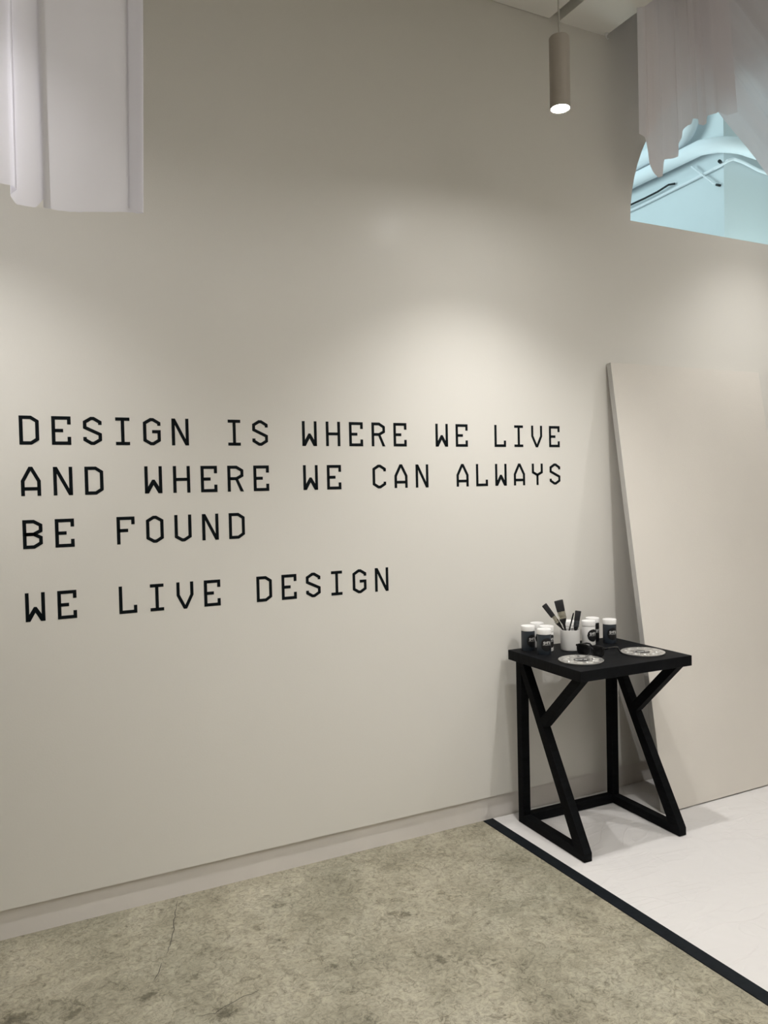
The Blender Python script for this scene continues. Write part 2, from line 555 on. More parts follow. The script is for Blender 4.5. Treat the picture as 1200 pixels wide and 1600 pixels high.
E_ = [([(r, LH-TK), (r, t_), (l, t_), (l, b_), (r, b_), (r, TK)], False), ([(l, mid), (0.0385, mid)], False)]
GL = {
    'D': [([(l, b_), (0.038, b_), (r, b_+0.0135), (r, t_-0.0135), (0.038, t_), (l, t_)], True)],
    'E': E_,
    'F': [([(r, LH-TK), (r, t_), (l, t_), (l, 0)], False), ([(l, mid), (0.0405, mid)], False)],
    'L': [([(l, LH), (l, b_), (r, b_), (r, TK+0.001)], False)],
    'I': [([(0.0070, t_), (LW-0.0070, t_)], False), ([(0.0070, b_), (LW-0.0070, b_)], False), ([(cx, t_), (cx, b_)], False)],
    'S': [([(r, LH-TK), (r, t_-sh), (cx+p5, t_), (cx-p5, t_), (l, t_-sh), (l, 0.0635), (r, 0.0385), (r, b_+sh), (cx+p5, b_), (cx-p5, b_), (l, b_+sh), (l, TK)], False)],
    'G': [([(r, LH-TK), (r, t_-sh), (cx+p5, t_), (cx-p5, t_), (l, t_-sh), (l, b_+sh), (cx-p5, b_), (cx+p5, b_), (r, b_+sh), (r, mid), (0.033, mid)], False)],
    'C': [([(r, LH-TK), (r, t_-sh), (cx+p5, t_), (cx-p5, t_), (l, t_-sh), (l, b_+sh), (cx-p5, b_), (cx+p5, b_), (r, b_+sh), (r, TK)], False)],
    'O': [(hexring(), True)],
    'U': [([(l, LH), (l, b_+sh), (cx-p5, b_), (cx+p5, b_), (r, b_+sh), (r, LH)], False)],
    'A': [([(l, 0), (l, 0.0525), (cx-0.0025, t_+0.001), (cx+0.0025, t_+0.001), (r, 0.0525), (r, 0)], False), ([(l, 0.0255), (r, 0.0255)], False)],
    'V': [([(l, LH), (l, 0.0525), (cx-0.0025, b_-0.001), (cx+0.0025, b_-0.001), (r, 0.0525), (r, LH)], False)],
    'H': [([(l, 0), (l, LH)], False), ([(r, 0), (r, LH)], False), ([(l, mid), (r, mid)], False)],
    'N': [([(l, 0), (l, LH)], False), ([(r, 0), (r, LH)], False)],
    'W': [([(l, 0), (l, LH)], False), ([(r, 0), (r, LH)], False)],
    'R': [([(l, 0), (l, t_), (0.036, t_), (r, t_-0.0135), (r, mid+0.0120), (0.036, mid), (l, mid)], False)],
    'B': [([(l, mid), (l, t_), (0.036, t_), (r, t_-0.0135), (r, mid+0.0120), (0.036, mid), (l, mid)], False),
          ([(l, mid), (0.036, mid), (r, mid-0.0120), (r, b_+0.0135), (0.036, b_), (l, b_), (l, mid)], False)],
    'Y': [([(l, LH), (l, 0.0610), (cx, 0.0480), (r, 0.0610), (r, LH)], False), ([(cx, 0.050), (cx, 0)], False)],
}
PG = {
    'N': [[(0, LH), (LW-0.0135, 0), (LW, 0), (0.0135, LH)]],
    'W': [[(0, 0), (0.0148, 0), (LS, 0.026)], [(LW-0.0148, 0), (LW, 0), (LW-LS, 0.026)],
          [(0.0148, 0), (cx, 0.031), (cx, 0.0517), (cx-0.0045, 0.0517), (LS, 0.026)],
          [(LW-0.0148, 0), (LW-LS, 0.026), (cx+0.0045, 0.0517), (cx, 0.0517), (cx, 0.031)]],
    'R': [[(0.031, mid-0.004), (0.0515, 0), (LW+0.0005, 0), (0.0425, mid-0.002)]],
}


def stroke_quads(pts, closed, s):
    P = [Vector((a, b)) for a, b in pts]
    n_ = len(P)
    L_, R_ = [], []
    for i in range(n_):
        if closed or 0 < i < n_-1:
            d1 = (P[i]-P[i-1]).normalized()
            d2 = (P[(i+1) % n_]-P[i]).normalized()
        elif i == 0:
            d1 = d2 = (P[1]-P[0]).normalized()
        else:
            d1 = d2 = (P[-1]-P[-2]).normalized()
        n1 = Vector((-d1.y, d1.x))
        n2 = Vector((-d2.y, d2.x))
        mm = (n1+n2).normalized()
        k = s/2/max(0.35, mm.dot(n1))
        L_.append(P[i]+mm*k)
        R_.append(P[i]-mm*k)
    out = []
    for i in range(n_ if closed else n_-1):
        j = (i+1) % n_
        out.append([R_[i], R_[j], L_[j], L_[i]])
    return out


def ccw(q):
    a = sum(q[i][0]*q[(i+1) % len(q)][1]-q[(i+1) % len(q)][0]*q[i][1] for i in range(len(q)))
    return q if a > 0 else q[::-1]


def glyph(ch):
    polys = []
    for pts_, cl in GL[ch]:
        polys += stroke_quads(pts_, cl, LS)
    polys += PG.get(ch, [])
    return [ccw([(p[0], p[1]) for p in q]) for q in polys]


TX0, TP = 0.1085, 0.10547
rows = [("DESIGN IS WHERE WE LIVE", 1.73884, 'black block-letter wall text reading DESIGN IS WHERE WE LIVE, topmost line'),
        ("AND WHERE WE CAN ALWAYS", 1.55810, 'black block-letter wall text reading AND WHERE WE CAN ALWAYS'),
        ("BE FOUND", 1.37171, 'black block-letter wall text reading BE FOUND'),
        ("WE LIVE DESIGN", 1.11381, 'black block-letter wall text reading WE LIVE DESIGN, lowest line')]
cache = {}
for text, z0, lab in rows:
    root = empty('wall_lettering', (TX0, 0, z0), label=lab, cat='lettering')
    for k, ch in enumerate(text):
        if ch == ' ':
            continue
        if ch not in cache:
            g = MB()
            for q in glyph(ch):
                g.plate(q, -0.0007, 0.0)
            cache[ch] = g.build('letter', M_VINYL, root).data
            o = [c_ for c_ in COL.objects if c_.data is cache[ch]][0]
        else:
            o = bpy.data.objects.new('letter', cache[ch])
            COL.objects.link(o)
            o.parent = root
        o.location = (k*TP, 0, 0)

# ------------------------------------------------------------------ drop cloth and tape
cx0, cx1, cy0, cy1 = 2.058, X_R-0.01, -4.2, 0.006
nx, ny = 190, 230
vv, ff = [], []


def ridge(p, s, seed):
    q = noise.noise(Vector((p[0]*s+seed, p[1]*s*1.6, seed)))
    return max(0.0, 1-abs(q)*9)


for j in range(ny+1):
    for i in range(nx+1):
        u = (i/nx)
        x = cx0+(cx1-cx0)*u**1.25
        y = cy1+(cy0-cy1)*(j/ny)**1.2
        z = 0.0018
        rr = 0.0034*ridge((x*0.8+y*0.5, y-x*0.3), 2.6, 3.1)+0.0028*ridge((x+y*0.9, y*0.7-x), 3.7, 9.4)
        rr += 0.0012*(noise.noise(Vector((x*5, y*5, 2.2)))+0.6)
        edge = min(1, (x-cx0)/0.10)
        near = min(max(abs(x-2.16), 0) if y > -0.58 else 9, abs(x-2.69) if y > -0.58 else 9, abs(y+0.10) if 2.12 < x < 2.74 else 9)
        flat = 0.2+0.8*min(1.0, max(0.0, near-0.045)/0.05)
        if x > 2.75 and y > -0.40:
            flat = 0.25
        z += min(0.006, max(0, rr))*edge*flat
        if y > -0.03:
            z += 0.002*(0.5+noise.noise(Vector((x*9, 0, 5))))
        if i == 0:
            x += 0.002*noise.noise(Vector((y*6, 1, 1)))
        vv.append((x, y, z))
for j in range(ny):
    for i in range(nx):
        a = j*(nx+1)+i
        ff.append([a, a+nx+1, a+nx+2, a+1])
o = obj('drop_cloth', vv, ff, M_CLOTH, smooth=True)
tag(o, 'white creased drop cloth spread on the concrete under the black table', 'cloth')

vv, ff = [], []
for j in range(81):
    y = 0.006-4.2*j/80
    wv = 0.0015*noise.noise(Vector((y*3, 4, 4)))
    for x, z in ((2.013, 0.0002), (2.013, 0.0034), (2.066+wv, 0.0042), (2.066+wv, 0.0002)):
        vv.append((x, y, z))
for j in range(80):
    for k in range(3):
        a = j*4+k
        ff.append([a, a+4, a+5, a+1])
ff += [[0, 1, 2, 3], [323, 322, 321, 320]]
o = obj('floor_tape', vv, ff, M_TAPE)
tag(o, 'black tape strip along the left edge of the white drop cloth', 'tape')


# cracks in the concrete, laid on as thin dark strips
def crack(pts_, w0):
    g = MB()
    P = [Vector(p) for p in pts_]
    fine = []
    for i in range(len(P)-1):
        for k in range(6):
            q = P[i].lerp(P[i+1], k/6)
            q += Vector((noise.noise(Vector((q.x*30, q.y*30, 1))), noise.noise(Vector((q.x*30, q.y*30, 7)))))*0.008
            fine.append(q)
    fine.append(P[-1])
    for i in range(len(fine)-1):
        d_ = (fine[i+1]-fine[i]).normalized()
        nn = Vector((-d_.y, d_.x))
        a = w0*(0.35+0.65*math.sin(math.pi*(i+0.5)/len(fine)))
        a2 = w0*(0.35+0.65*math.sin(math.pi*(i+1.5)/len(fine))) if i < len(fine)-2 else 0.0002
        q = [fine[i]-nn*a, fine[i+1]-nn*a2, fine[i+1]+nn*a2, fine[i]+nn*a]
        g.add([(p.x, p.y, 0.0004) for p in q], [(0, 1, 2, 3)])
    o_ = g.build('floor_crack', M_CRACK)
    o_['kind'] = 'structure'
    return o_


crack([(0.600, -0.02), (0.575, -0.10), (0.558, -0.17), (0.515, -0.31), (0.49, -0.36)], 0.0014)
crack([(0.468, -0.40), (0.45, -0.44), (0.425, -0.485)], 0.0013)
crack([(0.50, -0.72), (0.56, -0.735), (0.66, -0.70), (0.72, -0.69)], 0.0012)

# ------------------------------------------------------------------ leaning canvas panel
PW, PT = 1.08, 0.030
lean_y, top_z = 0.318, 2.150
L = math.hypot(lean_y, top_z)
ang = math.atan2(lean_y, top_z)
root = empty('canvas_panel', (2.79, -0.355, 0.0085), label='tall blank off-white canvas panel leaning against the wall behind the table', cat='panel')
root.rotation_euler = (-ang, 0, 0)
nx, nz = 12, 24
mb = MB()
vv, ff = [], []
for j in range(nz+1):
    for i in range(nx+1):
        x, z = PW*i/nx, L*j/nz
        yb = 0.0015*math.sin(math.pi*i/nx)*math.sin(math.pi*j/nz)
        vv.append((x, yb, z))
for j in range(nz):
    for i in range(nx):
        a = j*(nx+1)+i
        ff.append([a, a+1, a+nx+2, a+nx+1])
obj('canvas', vv, ff, M_CANVAS, root, smooth=True)
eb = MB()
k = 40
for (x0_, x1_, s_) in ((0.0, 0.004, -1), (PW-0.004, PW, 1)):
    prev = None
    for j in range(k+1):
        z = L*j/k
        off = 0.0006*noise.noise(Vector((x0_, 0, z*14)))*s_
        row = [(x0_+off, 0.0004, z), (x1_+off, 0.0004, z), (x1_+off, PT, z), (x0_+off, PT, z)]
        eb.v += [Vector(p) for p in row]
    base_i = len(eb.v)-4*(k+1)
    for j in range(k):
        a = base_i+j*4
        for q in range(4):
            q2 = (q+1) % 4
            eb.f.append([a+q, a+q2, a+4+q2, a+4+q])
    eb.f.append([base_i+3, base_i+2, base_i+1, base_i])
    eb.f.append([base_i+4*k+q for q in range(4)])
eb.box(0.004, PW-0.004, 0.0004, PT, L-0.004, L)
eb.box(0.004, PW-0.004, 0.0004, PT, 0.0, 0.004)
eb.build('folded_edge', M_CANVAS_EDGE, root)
sf = MB()
sf.box(0.004, 0.05, 0.006, PT, 0.004, L-0.004).box(PW-0.05, PW-0.004, 0.006, PT, 0.004, L-0.004)
sf.box(0.05, PW-0.05, 0.006, PT, L-0.05, L-0.004).box(0.05, PW-0.05, 0.006, PT, 0.004, 0.05).box(0.05, PW-0.05, 0.010, PT, L/2-0.025, L/2+0.025)
sf.build('stretcher_frame', mat('stretcher_wood', (0.42, 0.30, 0.18), 0.7, nscale=12, namp=0.1, stretch=(6, 6, 1)), root)

# ------------------------------------------------------------------ table
TZ = 0.80
TC = Vector((2.426, -0.318, 0))
TR = -0.027
CZ = 0.004     # top of the cloth
root = empty('side_table', (TC.x, TC.y, CZ), TR, label='square black wooden side table with slanting Y-shaped front supports on the drop cloth', cat='table')
H0 = TZ-CZ
UZ = H0-0.045
MB().box(-0.304, 0.304, -0.2575, 0.2575, UZ, H0).build('tabletop', M_TOP, root, bevel=0.002)
for s_ in (-1, 1):
    xa, xb = (-0.281, -0.241) if s_ < 0 else (0.241, 0.281)
    MB().box(xa, xb, 0.190, 0.230, 0.0, UZ).build('leg', M_BLACKWOOD, root, bevel=0.0015)
    MB().prism([(-0.190, 0.0), (0.190, 0.0), (0.190, 0.040), (-0.170, 0.040)], xa, xb).build('floor_rail', M_BLACKWOOD, root, bevel=0.0015)
    # diagonal: foot with a blunt vertical nose
    MB().prism([(-0.235, 0.0), (-0.190, 0.0), (0.190, UZ-0.055), (0.190, UZ), (0.178, UZ), (-0.235, 0.034)], xa, xb).build('diagonal_leg', M_BLACKWOOD, root, bevel=0.0015)
    # brace from the diagonal up to the front of the top
    MB().prism([(0.024, 0.492), (0.054, 0.521), (0.012, 0.563), (UZ and -(UZ-0.571), UZ), (-(UZ-0.513), UZ)], xa, xb).build('brace', M_BLACKWOOD, root, bevel=0.0015)
MB().box(-0.241, 0.241, 0.190, 0.230, 0.0, 0.040).build('back_rail', M_BLACKWOOD, root, bevel=0.0015)

# ------------------------------------------------------------------ paint bottles
CAMDIR = math.atan2(-2.85, -2.25)
G = {}


def print_glyphs(text, h, x0=0.0, z0=0.0, small='o'):
    """flat polygons of a printed word, letter O drawn small and raised"""
    out = []
    x = x0
    k = h/LH
    for ch in text:
        kk = k*0.68 if ch in small else k
        for pts_, cl in GL[ch.upper()]:
            for q in stroke_quads(pts_, cl, LS*1.75):
                out.append([(x+p.x*kk, z0+(p.y*kk+(h-LH*kk)*0.8)) for p in q])
        x += LW*kk+0.20*h
    return [ccw(q) for q in out], x-0.20*h


def wrap(polys, R, a0, zc):
    """wrap flat polygons (x right, z up) onto a cylinder, centred on angle a0"""
    g = MB()
    for q in polys:
        # split long polygons so that they follow the curve
        ps = [(R*math.cos(a0+x/R), R*math.sin(a0+x/R), zc+z) for x, z in q]
        g.add(ps, [list(range(len(ps)))])
    return g


def disc_polys(rad, seg=28, strips=14):
    out = []
    for i in range(strips):
        xa_, xb_ = -rad+2*rad*i/strips, -rad+2*rad*(i+1)/strips
        za, zb = math.sqrt(max(0, rad*rad-xa_*xa_)), math.sqrt(max(0, rad*rad-xb_*xb_))
        q = [(xa_, -za), (xb_, -zb), (xb_, zb), (xa_, za)]
        if za < 1e-9:
            q = [(xa_, 0), (xb_, -zb), (xb_, zb)]
        elif zb < 1e-9:
            q = [(xa_, -za), (xb_, 0), (xa_, za)]
        out.append(q)
    return out


def bottle(x, y, turn, body_mat, label, H=0.113, back=False):
    root = empty('paint_bottle', (x, y, TZ), CAMDIR+turn, label=label, cat='bottle', group='small paint bottles on the black table')
    R = 0.0313
    zb = H-0.0235
    if 'body' not in G:
        G['body'] = MB().lathe([(R-0.003, 0.0), (R-0.0008, 0.0008), (R, 0.003), (R, zb-0.004), (R-0.001, zb-0.0015), (R-0.004, zb), (R-0.006, zb), (R-0.006, zb+0.004)], 40)
        G['lid'] = MB().lathe([(R-0.0005, zb+0.001), (R+0.0007, zb+0.0018), (R+0.0007, zb+0.006), (R+0.0002, zb+0.0066), (R+0.0007, zb+0.0072), (R+0.0010, H-0.002), (R+0.0002, H-0.0005), (R-0.0015, H), (R-0.004, H-0.0008)], 40)
        G['disc'] = wrap(disc_polys(0.0292), R+0.0004, 0, 0.0465)
        tp, xe = print_glyphs('SoFA', 0.0115, 0, 0)
        tp = [[(px_-xe/2, pz) for px_, pz in q] for q in tp]
        for i in range(6):     # the fine line of small print under the word
            tp.append(ccw([(-0.020+i*0.0067, -0.0042), (-0.020+i*0.0067+0.0055, -0.0042), (-0.020+i*0.0067+0.0055, -0.0028), (-0.020+i*0.0067, -0.0028)]))
        G['word'] = wrap(tp, R+0.0008, 0, 0.0490)
    autosmooth(G['body'].build('body', body_mat, root))
    autosmooth(G['lid'].build('lid', M_LID, root))
    dlab = autosmooth(G['disc'].build('round_label', M_LABEL, root), 60)
    dlab['label'] = 'round black label with white lettering'
    G['word'].build('label_print', M_PRINT, dlab)
    return root


D = math.radians
bottle(2.204, -0.106, D(42), M_SLATE, 'slate grey paint bottle nearest the left table edge, white lid')
bottle(2.211, -0.214, D(26), M_SLATE, 'slate grey paint bottle in front of a white one, nearest the front')
bottle(2.287, -0.066, D(38), M_WHITE, 'white paint bottle behind the two slate ones, farther from the camera')
bottle(2.268, -0.160, D(46), M_WHITE, 'white paint bottle directly behind the frontmost slate bottle')
bottle(2.440, -0.100, D(60), M_WHITE, 'white paint bottle mostly hidden behind the white brush cup')
bottle(2.519, -0.156, D(38), M_WHITE, 'white paint bottle right of the cup with a round black label')
bottle(2.592, -0.100, D(60), M_BLACKP, 'black paint bottle with white lid behind the white bottle')
bottle(2.628, -0.178, D(26), M_SLATE, 'slate grey paint bottle nearest the leaning canvas panel')

# ------------------------------------------------------------------ cup and brushes
CUP = Vector((2.371, -0.200, TZ))
root = empty('brush_cup', CUP, label='white round cup holding paintbrushes in the middle of the table', cat='cup')
autosmooth(MB().lathe([(0.0405, 0.0), (0.0425, 0.0015), (0.0430, 0.004), (0.0440, 0.090), (0.0440, 0.0925), (0.0425, 0.0930), (0.0415, 0.0920), (0.0405, 0.006), (0.0390, 0.004), (0.001, 0.004)], 48).build('cup_body', M_WHITE, root))
WH = Vector((fwd.x, fwd.y, 0)).normalized()
RH = Vector((WH.y, -WH.x, 0))


def loft(g, A, B, wdir, secs, n_=16):
    """secs: (t, half width, half thickness) along A-B, superellipse sections"""
    ax = (B-A)
    d_ = ax.normalized()
    wd = (wdir-d_*wdir.dot(d_)).normalized()
    th = d_.cross(wd)
    k0 = len(g.v)
    for t, hw, ht in secs:
        c_ = A+ax*t
        for i in range(n_):
            a = 2*math.pi*i/n_
            ca, sa = math.cos(a), math.sin(a)
            e_ = 0.6
            g.v.append(c_+wd*hw*math.copysign(abs(ca)**e_, ca)+th*ht*math.copysign(abs(sa)**e_, sa))
    for j in range(len(secs)-1):
        for i in range(n_):
            i2 = (i+1) % n_
            g.f.append([k0+j*n_+i, k0+j*n_+i2, k0+(j+1)*n_+i2, k0+(j+1)*n_+i])
    g.f.append([k0+i for i in range(n_)][::-1])
    g.f.append([k0+(len(secs)-1)*n_+i for i in range(n_)])
    return g


def brush(tip, foot, wdir, L_br, L_fe, hw, ht, label, fer=M_STEEL, neck=0.004, flare=True):
    """tip and foot relative to the cup base"""
    tip = CUP+Vector(tip)
    foot = CUP+Vector(foot)
    tot = (tip-foot).length
    root = empty('paintbrush', foot, label=label, cat='paintbrush')
    off = foot
    t1, t2 = 1-L_br/tot, 1-(L_br+L_fe)/tot
    A, B = Vector((0, 0, 0)), tip-off
    g = MB()
    loft(g, A, B, wdir, [(0.0, neck*0.8, neck*0.7), (0.03, neck*1.2, neck), (t2*0.35, neck*1.5, neck*1.1), (t2*0.62, neck, neck*0.9),
                         (t2*0.80, neck*1.2, neck), (t2*0.93, hw*0.72 if flare else hw*0.9, ht*0.8), (t2, hw*0.88, ht*0.9)])
    autosmooth(g.build('handle', M_HANDLE, root), 50)
    g = MB()
    loft(g, A, B, wdir, [(t2, hw*0.92, ht*0.95), (t2+(t1-t2)*0.15, hw*0.94, ht), (t2+(t1-t2)*0.2, hw*0.90, ht*0.95), (t2+(t1-t2)*0.28, hw*0.94, ht),
                         (t2+(t1-t2)*0.75, hw*0.96, ht), (t2+(t1-t2)*0.8, hw*0.92, ht*0.95), (t1, hw*0.96, ht)])
    autosmooth(g.build('ferrule', fer, root), 50)
    g = MB()
    loft(g, A, B, wdir, [(t1-0.004/tot, hw*0.90, ht*0.85), (t1+0.02, hw*0.96, ht*0.95), (1-0.01, hw*1.06, ht*1.05), (1.0, hw*0.98, ht*0.8)])
    autosmooth(g.build('bristles', M_BRISTLE, root), 50)
    return root


def rel(v, dep):
    return Vector(v)+WH*dep


brush(rel((-0.100, 0.056, 0.207), 0.006), rel((0.026, -0.013, 0.008), 0.006), RH, 0.068, 0.036, 0.0120, 0.0055,
      'narrow black bristled paintbrush leaning left in the cup', neck=0.0035)
brush(rel((-0.045, 0.027, 0.228), -0.012), rel((-0.004, 0.004, 0.008), -0.010), RH, 0.052, 0.034, 0.0195, 0.0065,
      'wide black paintbrush with steel ferrule, tallest in the cup', neck=0.0048)
brush(rel((0.035, -0.014, 0.178), -0.010), rel((0.008, -0.006, 0.008), -0.013), RH*0.8+WH*0.35, 0.045, 0.028, 0.0145, 0.0060,
      'black paintbrush with dark ferrule standing at the right of the cup', fer=M_DARKSTEEL)
root = empty('stirring_stick', CUP+rel((-0.020, 0.008, 0.006), 0.016), label='thin black stick between the brushes in the cup', cat='stick')
v = rel((0.022, -0.006, 0.165), 0.014)-rel((-0.020, 0.008, 0.006), 0.016)
g = MB()
loft(g, Vector((0, 0, 0)), v, RH, [(0, 0.0022, 0.002), (0.1, 0.003, 0.0024), (0.9, 0.0034, 0.0024), (1, 0.0024, 0.002)], 10)
autosmooth(g.build('shaft', M_HANDLE, root))


# ------------------------------------------------------------------ round palettes
def palette(x, y, rz, label):
    R = 0.0955
    root = empty('paint_palette', (x, y, TZ), rz, label=label, cat='palette', group='round paint palettes on the black table')
    if 'pal' not in G:
        g = MB()
        nr, na = 34, 120
        vv_, ff_ = [], []
        wells = [(0.0655*math.cos(2*math.pi*k/10), 0.0655*math.sin(2*math.pi*k/10)) for k in range(10)]
        for j in range(nr+1):
            rr_ = R*j/nr
            for i in range(na):
                a = 2*math.pi*i/na
                px_, py_ = rr_*math.cos(a), rr_*math.sin(a)
                z = 0.0062
                dm = min(math.hypot(px_-wx, py_-wy) for wx, wy in wells)
                if dm < 0.0165:
                    z -= 0.0058*(1-(dm/0.0165)**2)**0.6
                elif dm < 0.0190:
                    z += 0.0008
                if rr_ < 0.036:
                    z -= 0.0012
                if rr_ > R-0.006:
                    z += 0.0016*(1-abs(rr_-(R-0.003))/0.003)
                vv_.append((px_, py_, z))
        for j in range(nr):
            for i in range(na):
                i2 = (i+1) % na
                ff_.append([j*na+i, (j+1)*na+i, (j+1)*na+i2, j*na+i2])
        g.add(vv_, ff_)
        g.lathe([(R-0.002, 0.0), (R, 0.0012), (R, 0.0062)], na, cap=False)
        g.add([((R-0.002)*math.cos(2*math.pi*i/48), (R-0.002)*math.sin(2*math.pi*i/48), 0.0) for i in range(48)], [list(range(48))[::-1]])
        G['pal'] = g
        G['pdisc'] = MB().lathe([(0.031, 0.0049), (0.031, 0.0054)], 40)
        tp, xe = print_glyphs('SoFA', 0.016)
        gg = MB()
        for q in tp:
            gg.add([(px_-xe/2, pz-0.006, 0.0057) for px_, pz in q], [list(range(len(q)))])
        G['ppr'] = gg
    autosmooth(G['pal'].build('palette_dish', M_PALETTE, root), 60)
    s_ = G['pdisc'].build('centre_label', M_LABEL, root)
    s_['label'] = 'round black centre label'
    G['ppr'].build('label_print', M_PRINT, s_)
    return root


palette(2.251, -0.413, -YAW, 'round grey paint palette nearest the front left table corner')
palette(2.586, -0.432, -YAW+0.25, 'round pale paint palette at the right, nearer the canvas panel')

# ------------------------------------------------------------------ sunglasses
GC = Vector((2.345, -0.366, TZ))
ga = Vector((0.33, -0.944, 0)).normalized()
gr = math.atan2(ga.y, ga.x)      # local +x along the front, local +y to the back
root = empty('sunglasses', GC, gr, label='black sunglasses with open arms lying between the cup and palettes', cat='sunglasses')


def eye_outline(sx, k, n_=28):
    """half-frame outline around a lens, k grows it"""
    pts_ = []
    for i in range(n_):
        a = 2*math.pi*i/n_
        ca, sa = math.cos(a), math.sin(a)
        e_ = 0.72
        x = 0.0265*math.copysign(abs(ca)**e_, ca)
        z = 0.0205*math.copysign(abs(sa)**e_, sa)
        x *= 1+0.10*(z/0.02)              # narrower towards the bottom
        if z > 0 and x > 0:
            z += 0.0045*(x/0.0265)**2*min(1, z/0.015)   # raised outer corner
        ln = math.hypot(x, z)
        x, z = x*(1+k/ln), z*(1+k/ln)
        pts_.append((sx*(0.0355+x), 0.0262+z))
    return pts_


fr = MB()
for sx in (-1, 1):
    A_, B_ = eye_outline(sx, 0.0048), eye_outline(sx, -0.0032)
    n_ = len(A_)
    for i in range(n_):
        j = (i+1) % n_
        q = ccw([A_[i], A_[j], B_[j], B_[i]])
        fr.plate(q, -0.0022, 0.0022)
fr.tube([(-0.012, 0, 0.034), (-0.006, -0.001, 0.0395), (0, -0.0015, 0.0405), (0.006, -0.001, 0.0395), (0.012, 0, 0.034)], 0.0034, 10)
for sx in (-1, 1):
    fr.tube([(sx*0.058, 0, 0.042), (sx*0.068, 0.0, 0.043), (sx*0.0705, 0.005, 0.041)], 0.0048, 8)
fr.build('frame_front', M_GLOSS, root)
for sx in (-1, 1):
    pl = ccw(eye_outline(sx, -0.001))
    MB().plate(pl, -0.0008, 0.0008).build('lens', M_DARKLENS, root)
    g = MB()
    tp_ = [(sx*0.0705, 0.004, 0.041), (sx*0.0705, 0.03, 0.040), (sx*0.070, 0.09, 0.036), (sx*0.068, 0.115, 0.030), (sx*0.066, 0.140, 0.008), (sx*0.066, 0.144, 0.0022)]
    g.tube(tp_, [0.0046, 0.0042, 0.0034, 0.0036, 0.0032, 0.0022], 8)
    a_ = g.build('temple', M_GLOSS, root, smooth=True)
    h_ = MB()
    h_.tube([(sx*0.0668, 0.006, 0.041), (sx*0.0668, 0.016, 0.041)], 0.0012, 8)
    h_.build('hinge', M_STEEL, a_)


# ------------------------------------------------------------------ hanging cloths
def cloth(name, prof, bottom, ztop, material, parent=None, sub=6, flare=0.0, xt=None):
    """prof: list of (x,y) of the folded cloth seen from above, bottom: z of the hem at each profile point.
    xt: optional x of each profile point at the top"""
    P, Bz, T = [], [], []
    for i in range(len(prof)-1):
        for k in range(sub):
            f_ = k/sub
            P.append(Vector(prof[i]).lerp(Vector(prof[i+1]), f_))
            Bz.append(bottom[i]*(1-f_)+bottom[i+1]*f_)
            if xt:
                T.append(xt[i]*(1-f_)+xt[i+1]*f_)
    P.append(Vector(prof[-1]))
    Bz.append(bottom[-1])
    if xt:
        T.append(xt[-1])
    # round the corners of the plan a little
    Q = P[:]
    for _ in range(2):
        Q = [Q[0]]+[(Q[i-1]+Q[i]*2+Q[i+1])/4 for i in range(1, len(Q)-1)]+[Q[-1]]
    nzr = 40
    vv_, ff_ = [], []
    for j in range(nzr+1):
        s_ = j/nzr
        for i, p in enumerate(Q):
            hem = Bz[i]+0.003*noise.noise(Vector((p.x*60, p.y*20, 3)))
            z = ztop*(1-s_)+hem*s_
            x = p.x if not xt else T[i]*(1-s_)+p.x*s_
            wob = 0.006*noise.noise(Vector((p.x*7, z*2.2, 1.7)))
            vv_.append((x+0.4*wob, p.y+wob, z))
    w_ = len(Q)
    for j in range(nzr):
        for i in range(w_-1):
            a = j*w_+i
            ff_.append([a, a+1, a+w_+1, a+w_])
    return obj(name, vv_, ff_, material, parent, smooth=True)


# left: broad flat width with a folded border at its right edge, then two narrower folds
prof = [(0.345, -1.006), (0.336, -1.008), (0.372, -1.010), (0.374, -1.004), (0.345, -1.001), (0.27, -0.999), (0.20, -1.000), (0.150, -0.999), (0.142, -0.995),
        (0.147, -0.988), (0.141, -0.984), (0.128, -0.983), (0.085, -0.984), (0.072, -0.988), (0.088, -0.998), (0.080, -1.004), (0.040, -1.004), (0.0, -1.002), (-0.06, -0.998), (-0.12, -1.004), (-0.20, -1.0)]
bot = [2.262, 2.262, 2.254, 2.254, 2.254, 2.246, 2.238, 2.239, 2.243,
       2.274, 2.262, 2.244, 2.243, 2.262, 2.274, 2.279, 2.280, 2.277, 2.27, 2.28, 2.28]
xt = [0.375, 0.366, 0.412, 0.414, 0.380, 0.30, 0.225, 0.160, 0.152,
      0.157, 0.151, 0.138, 0.095, 0.082, 0.098, 0.090, 0.050, 0.0, -0.06, -0.12, -0.20]
o = cloth('hanging_cloth', prof, bot, Z_LO, M_SHEER, xt=xt)
tag(o, 'sheer white cloth hanging from the ceiling at the left, brightly lit', 'fabric')

# right: stepped folds in front of the arched opening
steps = [(2.800, 3.20), (2.819, 3.181), (2.832, 3.115), (2.849, 3.066), (2.873, 3.031), (2.914, 3.012), (2.942, 3.021), (2.946, 3.10), (2.999, 3.112), (3.032, 3.124), (3.037, 3.18),
         (3.056, 3.20), (3.074, 3.228), (3.077, 3.265), (3.109, 3.291), (3.135, 3.304), (3.140, 3.33), (3.184, 3.339), (3.189, 3.314), (3.214, 3.31), (3.246, 3.328), (3.251, 3.367), (3.287, 3.377), (3.330, 3.40), (3.40, 3.40), (3.462, 3.42)]
prof, bot, xt = [], [], []
for i, (x, z) in enumerate(steps):
    y = -0.25+0.009*math.sin(x*95)+0.006*math.sin(x*41+1)
    prof.append((x, y))
    bot.append(z)
    xt.append(2.79+(x-2.80)*0.86)
root = empty('hanging_cloth', (0, 0, 0), label='sheer blush cloth with stepped hem in front of the arched opening', cat='fabric')
root.location = (2.8, -0.25, Z_HI)
o = cloth('folded_drop', prof, bot, Z_HI, M_SHEER2, None, sub=5, xt=xt)
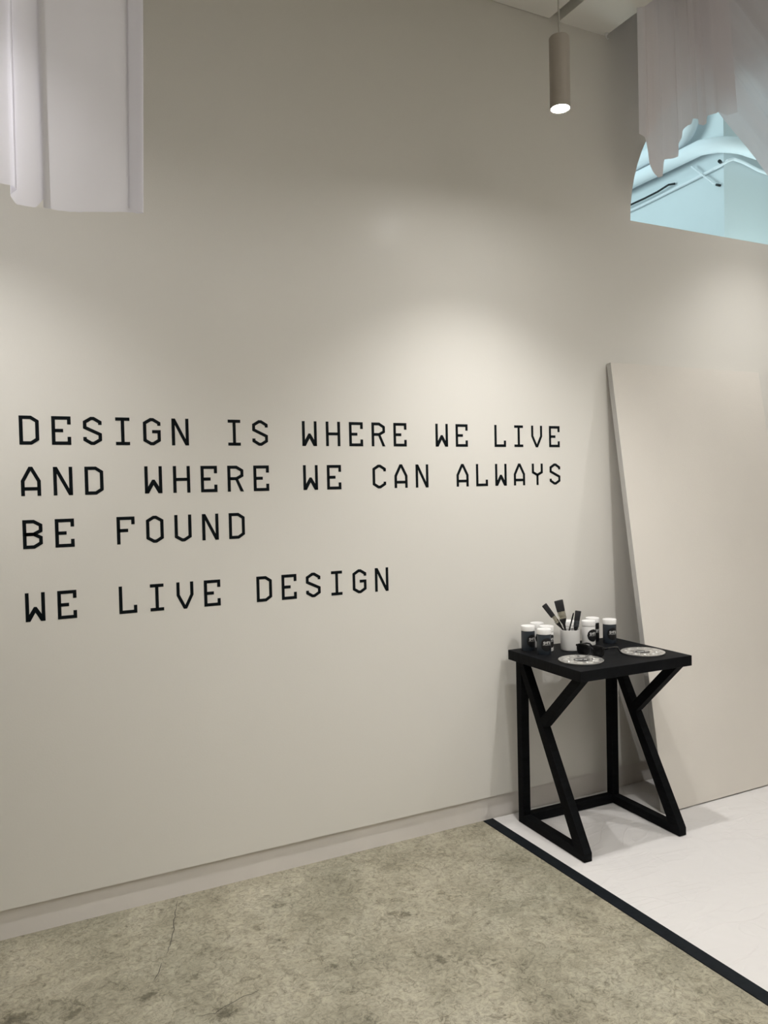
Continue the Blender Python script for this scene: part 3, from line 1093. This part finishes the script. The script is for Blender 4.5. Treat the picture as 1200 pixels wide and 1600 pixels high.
for v in o.data.vertices:
    v.co -= Vector((2.8, -0.25, Z_HI))
o.parent = root

# swagged width: fold lines fan from the ceiling down to the right
vv, ff = [], []
na, nb = 46, 44
A0, A1 = Vector((3.20, -0.16, 3.648)), Vector((3.05, -0.16, 4.40))
A2 = Vector((4.20, -0.16, 4.40))
B0, B1 = Vector((4.60, -0.16, 2.602)), Vector((5.20, -0.16, 3.70))
for j in range(nb+1):
    tt = j/nb
    s0 = A0.lerp(A1, tt*2) if tt < 0.5 else A1.lerp(A2, (tt-0.5)*2)
    s1 = B0.lerp(B1, tt)
    for i in range(na+1):
        p = s0.lerp(s1, i/na)
        p = p.copy()
        p.y += 0.022*math.sin(tt*26)+0.012*math.sin(tt*61+1)+0.008*noise.noise(Vector((i*0.08, tt*8, 0)))
        if tt < 0.06:
            p.z += 0.004*math.sin(i*0.5)
        p.z = min(p.z, Z_HI)
        vv.append(p)
for j in range(nb):
    for i in range(na):
        a = j*(na+1)+i
        ff.append([a, a+1, a+na+2, a+na+1])
o = obj('swagged_cloth', vv, ff, M_SHEER2, smooth=True)
tag(o, 'sheer cloth swept diagonally to the right across the arched opening', 'fabric')


# ------------------------------------------------------------------ pendants
def pendant(x, y, ztop, power, label, LAMP_Z=LAMP_Z, cone=110, aim=None):
    root = empty('pendant_lamp', (x, y, LAMP_Z), label=label, cat='lamp', group='cylinder pendant spotlights hanging from the ceiling')
    R, H = 0.0375, 0.262
    autosmooth(MB().lathe([(R-0.005, 0.012), (R-0.004, 0.0005), (R-0.002, 0.0), (R, 0.002), (R, H-0.004), (R-0.003, H), (0.004, H)], 40).build('lamp_body', M_LAMP, root))
    MB().lathe([(R-0.0045, 0.004), (R-0.0045, 0.008)], 32).build('lamp_lens', M_LENS, root)
    autosmooth(MB().lathe([(0.0030, H-0.001), (0.0030, ztop-LAMP_Z-0.020)], 10).build('cord', M_CORD, root))
    autosmooth(MB().lathe([(0.045, ztop-LAMP_Z-0.022), (0.047, ztop-LAMP_Z-0.020), (0.047, ztop-LAMP_Z)], 32).build('ceiling_rose', M_LAMP, root))
    d_ = light('pendant_beam', 'SPOT', (x, y, LAMP_Z-0.004), power, LAMP_COL, aim or (x, y, 0), spot_size=math.radians(cone), spot_blend=SPOT_BLEND, shadow_soft_size=0.016)
    return root


SPOT_BLEND = 0.9
pendant(1.95, -0.70, Z_LO, LG['A'], 'taupe cylinder pendant lamp, lit, hanging above the end of the text')
pendant(-0.15, -0.70, Z_LO, LG['B'], 'taupe cylinder pendant lamp beyond the left edge of the picture')
pendant(3.80, -0.70, Z_HI, LG['C'], 'taupe cylinder pendant lamp beyond the right edge of the picture', 3.32)
pendant(2.34, -2.00, Z_LO, LG['D'], 'taupe cylinder pendant lamp near the room middle, right of the camera', cone=94, aim=(2.36, -0.50, 0))
pendant(1.50, -1.70, Z_LO, LG['E'], 'added taupe cylinder pendant lamp, unseen fill between the camera and the wall text')  # extra pendant added as fill for the lower wall, out of view
